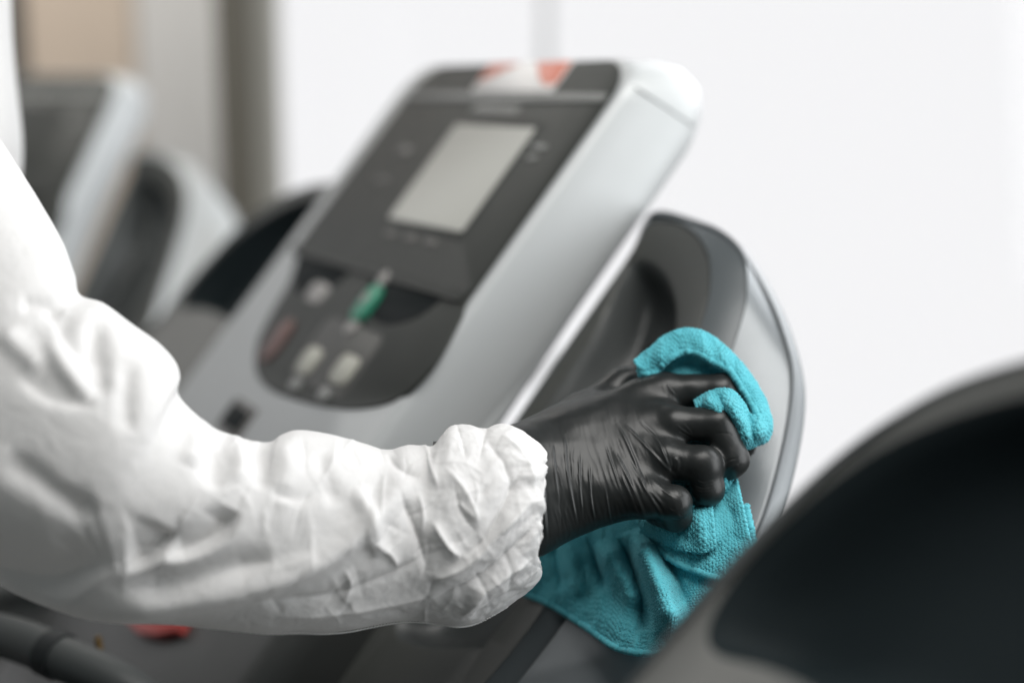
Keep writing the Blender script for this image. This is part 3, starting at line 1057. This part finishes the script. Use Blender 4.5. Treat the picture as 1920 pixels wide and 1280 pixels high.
def build_sleeve():
    M, N = 700, 420
    st = catmull(np.array(SL, float), M)
    th = np.linspace(0, 2 * math.pi, N, endpoint=False)          # 0 = top edge, pi/2 = towards the lens
    c, s = np.cos(th)[None, :], np.sin(th)[None, :]
    # a slightly squarish section
    cc = np.sign(c) * np.abs(c) ** 0.92
    ss = np.sign(s) * np.abs(s) ** 0.92
    mu, mv = (st[:, 0] + st[:, 2]) / 2, (st[:, 1] + st[:, 3]) / 2
    hu, hv = (st[:, 0] - st[:, 2]) / 2, (st[:, 1] - st[:, 3]) / 2
    u = mu[:, None] + hu[:, None] * cc
    rim = np.exp(-((np.arange(M) * 520 / M - 44) / 26.0) ** 2)[:, None]           # the rim is wavy, not a clean circle
    wv = pnoise(np.stack([np.cos(th) * 2.1 + 5, np.sin(th) * 2.1, 0 * th + 0.37], 1)) + 0.22 * pnoise(np.stack([np.cos(th) * 5 + 5, np.sin(th) * 5, 0 * th + 2.37], 1))
    u = u + rim * 11 * wv[None]
    v = mv[:, None] + hv[:, None] * cc
    d = st[:, 4][:, None] - st[:, 5][:, None] * ss
    g = P(u, v, d)
    gg = np.concatenate([g[:, -1:], g, g[:, :1]], 1)
    nn = grid_normals(gg)[:, 1:-1]
    ctr = P(mu, mv, st[:, 4])[:, None]
    sgn = np.sign(((g - ctr) * nn).sum(2, keepdims=True))
    nn = nn * sgn
    q = np.stack([u.ravel(), v.ravel()], 1)
    front = (np.clip((ss + 0.1) / 0.35, 0, 1) * np.ones((M, 1))).ravel()

    def Z2(pl):
        return [(x / 1.7774, 560 + y / 1.7778) for x, y in pl]
    h = np.zeros(len(q))
    px = 0.0003
    # big hanging folds of the forearm (heights in photo pixels)
    for pl, wd, am in [
([(200, 1050), (480, 1020), (800, 965), (1050, 880), (1250, 730), (1400, 560)], 22, 16),
        ([(1180, 620), (1240, 760), (1260, 870)], 16, 9), ([(1330, 640), (1390, 780), (1420, 900)], 13, -9),
        ([(1440, 740), (1490, 820), (1540, 860)], 14, 12), ([(1540, 860), (1620, 800), (1700, 660), (1740, 560)], 14, -12), ([(1480, 560), (1560, 660), (1600, 760)], 14, 7),
        ([(1420, 940), (1560, 880), (1660, 780), (1770, 670)], 12, 12), ([(1440, 1000), (1600, 930), (1720, 830), (1800, 740)], 11, -10), ([(1540, 1060), (1600, 980), (1680, 920), (1780, 860)], 11, 11),
        ([(1560, 1070), (1660, 1010), (1760, 960)], 9, -9), ([(860, 1010), (1100, 990), (1300, 920), (1440, 840)], 14, -7), ([(900, 1060), (1150, 1040), (1400, 990), (1520, 940)], 12, 7),
        ([(160, 130), (210, 220), (300, 340)], 18, 10), ([(310, 60), (330, 200), (340, 340)], 20, -12), ([(430, 190), (420, 330), (430, 460)], 20, -7), ([(0, 520), (120, 600), (260, 700), (340, 720)], 26, -14),
        ([(700, 480), (720, 560), (700, 640)], 20, -6), ([(930, 470), (960, 560), (940, 660)], 22, 6), ([(1060, 500), (1090, 600), (1130, 700)], 16, -5), ([(1290, 510), (1330, 560), (1400, 600)], 12, -7),
        ([(1400, 470), (1440, 560), (1460, 640)], 14, 7), ([(1620, 470), (1680, 540), (1720, 640)], 12, -8), ([(1660, 450), (1740, 520), (1790, 640)], 10, 7),
        ([(1240, 810), (1300, 850), (1330, 900)], 9, 6), ([(1390, 640), (1410, 720), (1400, 800)], 9, 5), ([(1150, 900), (1170, 960), (1140, 1010)], 10, 5),
        ([(60, 20), (140, 20), (210, 60)], 16, -9), ([(0, 100), (70, 170), (150, 240)], 22, 10), ([(640, 400), (650, 480), (620, 560)], 20, 7), ([(770, 450), (800, 540), (780, 620)], 18, 7), ([(850, 480), (880, 560), (860, 640)], 16, -6)]:
        if wd <= 14:
            h += stroke(q, Z2(pl), wd * 1.25, am * 1.25, sharp=True, smooth=14)
        else:
            h += stroke(q, Z2(pl), wd, am * 1.45, smooth=14)
    # pleats that fall over one another: long slope turned down, short wall turned up
    for pl, up, dn_, am in [
        ([(-220, 930), (0, 960), (110, 980), (210, 975), (320, 910), (392, 890)], 95, 13, -40), ([(415, 893), (480, 885), (545, 835), (585, 770)], 58, 10, -32),
        ([(545, 860), (640, 845), (735, 790), (792, 700)], 46, 10, -30), ([(400, 965), (560, 968), (720, 925), (920, 868)], 34, 10, -18),
        ([(-200, 500), (0, 548), (140, 612), (280, 690)], 30, 60, 9), ([(60, 250), (170, 330), (330, 350)], 40, 12, -11), ([(180, 60), (240, 160), (330, 210)], 30, 10, -10),
        ([(640, 560), (720, 570), (800, 540)], 34, 14, -6), ([(900, 640), (1010, 660), (1100, 620)], 40, 14, -7)]:
        h += stroke(q, Z2(pl), up, am, smooth=16, below=dn_)
    rnd = random.Random(11)                                # thin sharp creases of the papery fabric
    for k in range(80):
        x0, y0 = rnd.uniform(430, 1010), rnd.uniform(815, 1165)
        a = math.radians(rnd.gauss(-38, 24) if rnd.random() < 0.7 else rnd.uniform(40, 100))
        ln = rnd.uniform(25, 110)
        bend = rnd.uniform(-0.15, 0.15) * ln
        pl = [(x0 - ln / 2 * math.cos(a), y0 - ln / 2 * math.sin(a)), (x0 - bend * math.sin(a), y0 + bend * math.cos(a)), (x0 + ln / 2 * math.cos(a), y0 + ln / 2 * math.sin(a))]
        h += stroke(q, pl, rnd.uniform(5, 11), rnd.choice((-1, 1)) * rnd.uniform(1.2, 3.6), sharp=True, smooth=7)
    # crumple: folded noise running along and around the arm
    p = g.reshape(-1, 3)
    wq = p + 0.012 * np.stack([pnoise(p * 30 + 7), pnoise(p * 30 + 31), pnoise(p * 30 + 63)], 1)
    t = st[:, 0] * 0
    cuff = np.repeat(np.clip((mu - 560) / 300, 0.35, 1), N)
    a1 = 0.5 - np.abs(pnoise(wq * np.array([26, 26, 34]))) * 1.7
    a2 = 0.5 - np.abs(pnoise(wq * np.array([62, 62, 75]) + 11)) * 1.7
    a3 = 0.5 - np.abs(pnoise(wq * 150 + 5)) * 1.7
    h += cuff * (a1 * 3.2 + cuff ** 2 * (a2 * 2.4 + a3 * 0.9))
    # pleats gathered by the elastic of the cuff, running along the arm and dying out
    tt = np.repeat(np.linspace(0, 1, M), N)
    ang = np.tile(th, M)
    wa = ang + 0.5 * pnoise(np.stack([tt * 14, np.cos(ang), np.sin(ang)], 1))
    pl = 0.45 - np.abs(pnoise(np.stack([np.cos(wa) * 3.4, np.sin(wa) * 3.4, tt * 7], 1))) * 1.7
    pl2 = 0.45 - np.abs(pnoise(np.stack([np.cos(wa) * 7.5, np.sin(wa) * 7.5, tt * 16 + 4], 1))) * 1.7
    h += (pl * 8 + pl2 * 2.2) * np.exp(-((tt - 0.085) / 0.075) ** 2)
    h = h * px * (0.45 + 0.55 * front)
    # keep the tucked-in end smooth
    k = np.repeat(np.clip((np.arange(M) * 520 / M - 14) / 10.0, 0, 1), N)
    g = g.reshape(-1, 3) + nn.reshape(-1, 3) * (h * k)[:, None]
    f = []
    j, i = np.meshgrid(np.arange(M - 1), np.arange(N), indexing='ij')
    a = (j * N + i).ravel()
    b = (j * N + (i + 1) % N).ravel()
    f = np.stack([a, b, b + N, a + N], 1)
    o = mesh_ob('sleeve', g, f, 'coverall_white', None)
    return fix_normals(o)


to_person(build_sleeve())

# stitched seam along the underside of the sleeve
bt = catmull(np.array([(430, 1181), (500, 1188), (560, 1187), (610, 1188), (655, 1184), (700, 1175), (740, 1168), (780, 1166), (820, 1170), (862, 1175), (900, 1166), (950, 1138)], float), 150)
dd = np.interp(bt[:, 0], [430, 950], [0.783, 0.822])
V, Fc = [], []
for k in range(len(bt)):
    c = P(bt[k, 0], bt[k, 1] - (0.5 if k % 2 else -0.3), dd[k] - 0.003)
    rr = np.array([0.0010, 0.0008, 0.0005 + 0.0001 * (k % 2)])
    b0 = len(V)
    for x, y, z in ((1, 0, 0), (-1, 0, 0), (0, 1, 0), (0, -1, 0), (0, 0, 1), (0, 0, -1)):
        V.append(c + rr * (x, y, z))
    for t in ((0, 2, 4), (2, 1, 4), (1, 3, 4), (3, 0, 4), (2, 0, 5), (1, 2, 5), (3, 1, 5), (0, 3, 5)):
        Fc.append(tuple(b0 + x for x in t))
to_person(mesh_ob('sleeve_seam', V, Fc, 'thread_white'))

# torso: chest front just inside the left edge of the picture
loops = []
cd = 0.98
for z, fx, hw, hd in ((0.85, -330, 0.20, 0.13), (1.0, -260, 0.205, 0.135), (1.1, -170, 0.21, 0.135), (1.2, -60, 0.215, 0.135), (1.3, 38, 0.22, 0.135), (1.4, 39, 0.22, 0.13), (1.5, 36, 0.21, 0.12), (1.6, 10, 0.17, 0.10), (1.68, -60, 0.09, 0.07)):
    yy = cd / math.cos(PITCH)
    xe = (fx - 960 - 78) / FPX * cd
    ang = np.linspace(0, 2 * math.pi, 120, endpoint=False)
    wob = 1 + 0.012 * np.sin(ang * 9 + z * 14) + 0.008 * np.sin(ang * 17 - z * 23)
    px_ = np.cos(ang) * hd * wob
    py_ = np.sin(ang) * hw * wob
    X = px_ * 1.0
    loops.append(np.stack([X - X.max() + xe, yy + py_ + 0.02, np.full(120, z)], 1))
loops = np.array(loops)
loops = np.stack([catmull(loops[:, k], 80) for k in range(loops.shape[1])], 1)
to_person(loft('torso', loops, 'coverall_white', None, True, True, True, auto=0))


# ------------------------------------------------------------------ the microfibre cloth
cloth = empty('cleaning_cloth', (0, 0, 0))
tag(cloth, 'turquoise microfibre cleaning cloth crumpled under the black glove', 'cloth')


def patch(name, top, bot, wt, wb, bulge=0.0, folds=(), M=260, N=420, depth='hand', nap=0.0011, seed=0, crumple=0.0):
    """sheet between two rails (sketch units); wt / wb are heights of the rails, folds are ridges"""
    T = catmull(np.array([(x, y, w) for (x, y), w in zip(top, wt)], float), N)
    B = catmull(np.array([(x, y, w) for (x, y), w in zip(bot, wb)], float), N)
    s = np.linspace(0, 1, M)[:, None, None]
    g = T[None] * (1 - s) + B[None] * s
    g[..., 2] += bulge * np.sin(np.pi * s[..., 0])
    q = g[..., :2].reshape(-1, 2)
    h = np.zeros(len(q))
    for poly, wd, am in folds:
        h += stroke(q, poly, wd, am, smooth=12)
    w = g[..., 2].ravel() + h
    if crumple:
        w = w + 1.5 * crumple * pnoise(np.stack([q[:, 0] / 75, q[:, 1] / 75, np.full(len(q), seed)], 1))
        w = w + 1.1 * crumple * (0.4 - np.abs(pnoise(np.stack([q[:, 0] / 48, q[:, 1] / 95, np.full(len(q), seed + 9)], 1))) * 1.6)
    if depth == 'pod':
        u, v = 900 + q[:, 0] / ZS, 580 + q[:, 1] / ZS
        pw = P(u, v, pod_depth(u, v, -0.012) - w * ZM)
    else:
        pw = H(q[:, 0], q[:, 1], w)
    g3 = pw.reshape(M, N, 3)
    nn = grid_normals(g3)
    # make the nap face the lens
    tow = ((CAM - g3) * nn).sum(2, keepdims=True)
    nn = np.where(tow.mean() > 0, nn, -nn)
    # knitted loops, about 1.3 mm apart, laid on the sheet's own lengths
    lu = np.concatenate([np.zeros((M, 1)), np.cumsum(np.linalg.norm(np.diff(g3, axis=1), axis=2), 1)], 1)
    lv = np.concatenate([np.zeros((1, N)), np.cumsum(np.linalg.norm(np.diff(g3, axis=0), axis=2), 0)], 0)
    lu = lu.mean(0)[None] * np.ones((M, 1))
    pu, pv = lu / 0.0021, lv / 0.0016
    row = np.floor(pv)
    lo_ = np.abs(np.sin(np.pi * (pu + 0.25 * (row % 2)))) ** 0.8 * (0.45 + 0.55 * np.abs(np.sin(np.pi * pv)))
    rn = pnoise(np.stack([pu.ravel() * 0.9, pv.ravel() * 0.9, np.full(M * N, seed + 3.3)], 1)).reshape(M, N)
    nap_h = nap * (lo_ * (1 + 0.35 * rn) + 0.15 * rn)
    g3 = g3 + nn * nap_h[..., None]
    f = grid_faces(M, N)
    o = mesh_ob(name, g3.reshape(-1, 3), f, 'microfibre_teal', cloth)
    md = o.modifiers.new('thickness', 'SOLIDIFY')
    md.thickness = 0.0018
    md.offset = 0.0
    return o, g3


def hem(name, line, rad=0.0021, n=0):
    """overlocked edge: a cord of slanting stitches"""
    line = np.asarray(line, float)
    ln = np.linalg.norm(np.diff(line, axis=0), axis=1).sum()
    k = int(ln / 0.00035)
    p = catmull(line, k)
    ph = np.linspace(0, ln / 0.0021, k)
    r = rad * (0.72 + 0.42 * np.abs(np.sin(np.pi * ph)))
    return tube(name, p, r, 'microfibre_teal', cloth, n=10)


# lower sheet hanging on the pod
o, g = patch('drape', [(150, 780), (260, 750), (380, 730), (480, 720), (560, 715), (640, 735), (740, 730), (850, 720), (940, 690)],
             [(160, 1000), (258, 1043), (340, 1095), (420, 1150), (490, 1195), (615, 1214), (720, 1180), (850, 1060), (985, 900)],
             [150, 150, 140, 130, 140, 120, 100, 80, 60], [60, 45, 40, 40, 45, 50, 45, 45, 45], 10,
             [([(548, 770), (590, 880), (640, 1000), (690, 1150)], 40, 170), ([(520, 790), (540, 900), (570, 1030), (585, 1150)], 30, -100), ([(430, 810), (470, 890), (540, 990), (565, 1060)], 30, 80),
              ([(400, 830), (430, 930), (500, 1060)], 26, -22), ([(300, 800), (330, 900), (360, 1020)], 24, 42), ([(265, 800), (280, 900), (300, 1000)], 20, -30), ([(370, 790), (410, 880), (450, 1010)], 20, -40), ([(640, 840), (700, 960), (740, 1080)], 30, -35), ([(220, 860), (230, 940), (260, 1020)], 30, -10)], depth='pod', seed=1, crumple=10)
hem('hem', g[-1])
hem('hem', g[:, -1])
# upper sheet whose stitched edge crosses the drape
o, g = patch('upper_fold', [(560, 740), (620, 720), (700, 690), (780, 640), (840, 590), (880, 560), (900, 570)],
             [(575, 785), (630, 840), (690, 890), (770, 925), (865, 952), (935, 905), (962, 850)],
             [200, 190, 170, 150, 140, 130, 120], [175, 160, 140, 120, 100, 90, 85], 14,
             [([(800, 640), (825, 740), (830, 840)], 22, 26), ([(760, 700), (770, 780), (780, 850)], 22, -22), ([(860, 640), (890, 740), (910, 850)], 22, -14)], depth='pod', seed=2, crumple=8)
hem('hem', g[-1])
o, g = patch('inner_fold', [(575, 745), (640, 735), (720, 705), (780, 680), (815, 655)], [(590, 790), (650, 825), (720, 850), (790, 858), (832, 832)],
             [235, 235, 230, 215, 200], [190, 185, 180, 175, 165], 26, [([(700, 720), (720, 780), (735, 840)], 16, -18), ([(760, 700), (780, 770), (790, 840)], 18, 16)], depth='pod', seed=3, crumple=8, M=110, N=160)
# wad behind and above the index finger
o, g = patch('upper_wad', [(560, 230), (640, 150), (720, 110), (800, 120), (880, 180), (950, 270), (990, 370), (1000, 450)],
             [(600, 330), (680, 330), (760, 330), (830, 340), (880, 360), (920, 400), (950, 440), (960, 470)],
             [-230, -225, -215, -205, -190, -180, -165, -160], [-220, -215, -205, -200, -190, -180, -170, -160], 15, [([(620, 250), (740, 190), (860, 230)], 20, -20)], seed=4, crumple=10)
# turned-over edge arching round the fingers
out = [(545, 186), (598, 142), (655, 96), (720, 72), (790, 82), (862, 132), (930, 205), (980, 275), (1014, 350), (1026, 415), (1008, 462), (945, 484)]
inn = [(562, 212), (606, 232), (650, 190), (700, 158), (756, 150), (822, 184), (876, 214), (922, 280), (958, 336), (986, 392), (984, 436), (942, 470)]
wo = [-215, -215, -215, -210, -205, -195, -185, -170, -150, -130, -115, -105]
wi = [-190, -175, -165, -155, -150, -140, -130, -115, -100, -85, -80, -85]
o, g = patch('turned_edge', out, inn, wo, wi, 18, [], seed=5, crumple=12, M=110, N=420)
hem('hem', g[-1])
# bunch squeezed out between index and middle finger
o, g = patch('bunch', [(760, 325), (800, 300), (845, 284), (890, 290), (925, 330), (955, 372), (1000, 376), (1012, 420)],
             [(770, 360), (820, 370), (860, 400), (890, 430), (915, 465), (935, 485), (965, 480), (1000, 455)],
             [-110, -75, -60, -60, -75, -80, -85, -95], [-60, -50, -30, -25, -35, -50, -70, -85], 38,
             [([(845, 300), (860, 350), (880, 400)], 12, -34), ([(800, 310), (820, 340), (850, 370)], 14, 18), ([(880, 310), (900, 360), (930, 420)], 14, 22), ([(930, 360), (950, 400), (960, 450)], 12, -16), ([(970, 385), (985, 420), (980, 460)], 14, 16)], seed=6, crumple=16, M=130, N=190)
# wad of cloth held in the palm, seen between the fingers
def tl(pts, w0):
    return [w0 + (y - 520) * TILT for x, y in pts]


pt_, pb_ = [(620, 330), (720, 330), (820, 330), (900, 350), (960, 400)], [(640, 700), (690, 715), (770, 690), (830, 660), (890, 600)]
patch('palm_wad', pt_, pb_, tl(pt_, -95), tl(pb_, -75), 30, [], seed=8, crumple=14, M=150, N=150)
# little ridge of cloth between middle and ring finger
o, g = patch('squeezed_ridge', [(790, 488), (830, 515), (865, 560), (890, 600)], [(800, 560), (830, 600), (850, 640), (870, 660)], [0, -10, -20, -60], [0, -40, -40, -60], 15, [], seed=7, crumple=6, M=70, N=90)
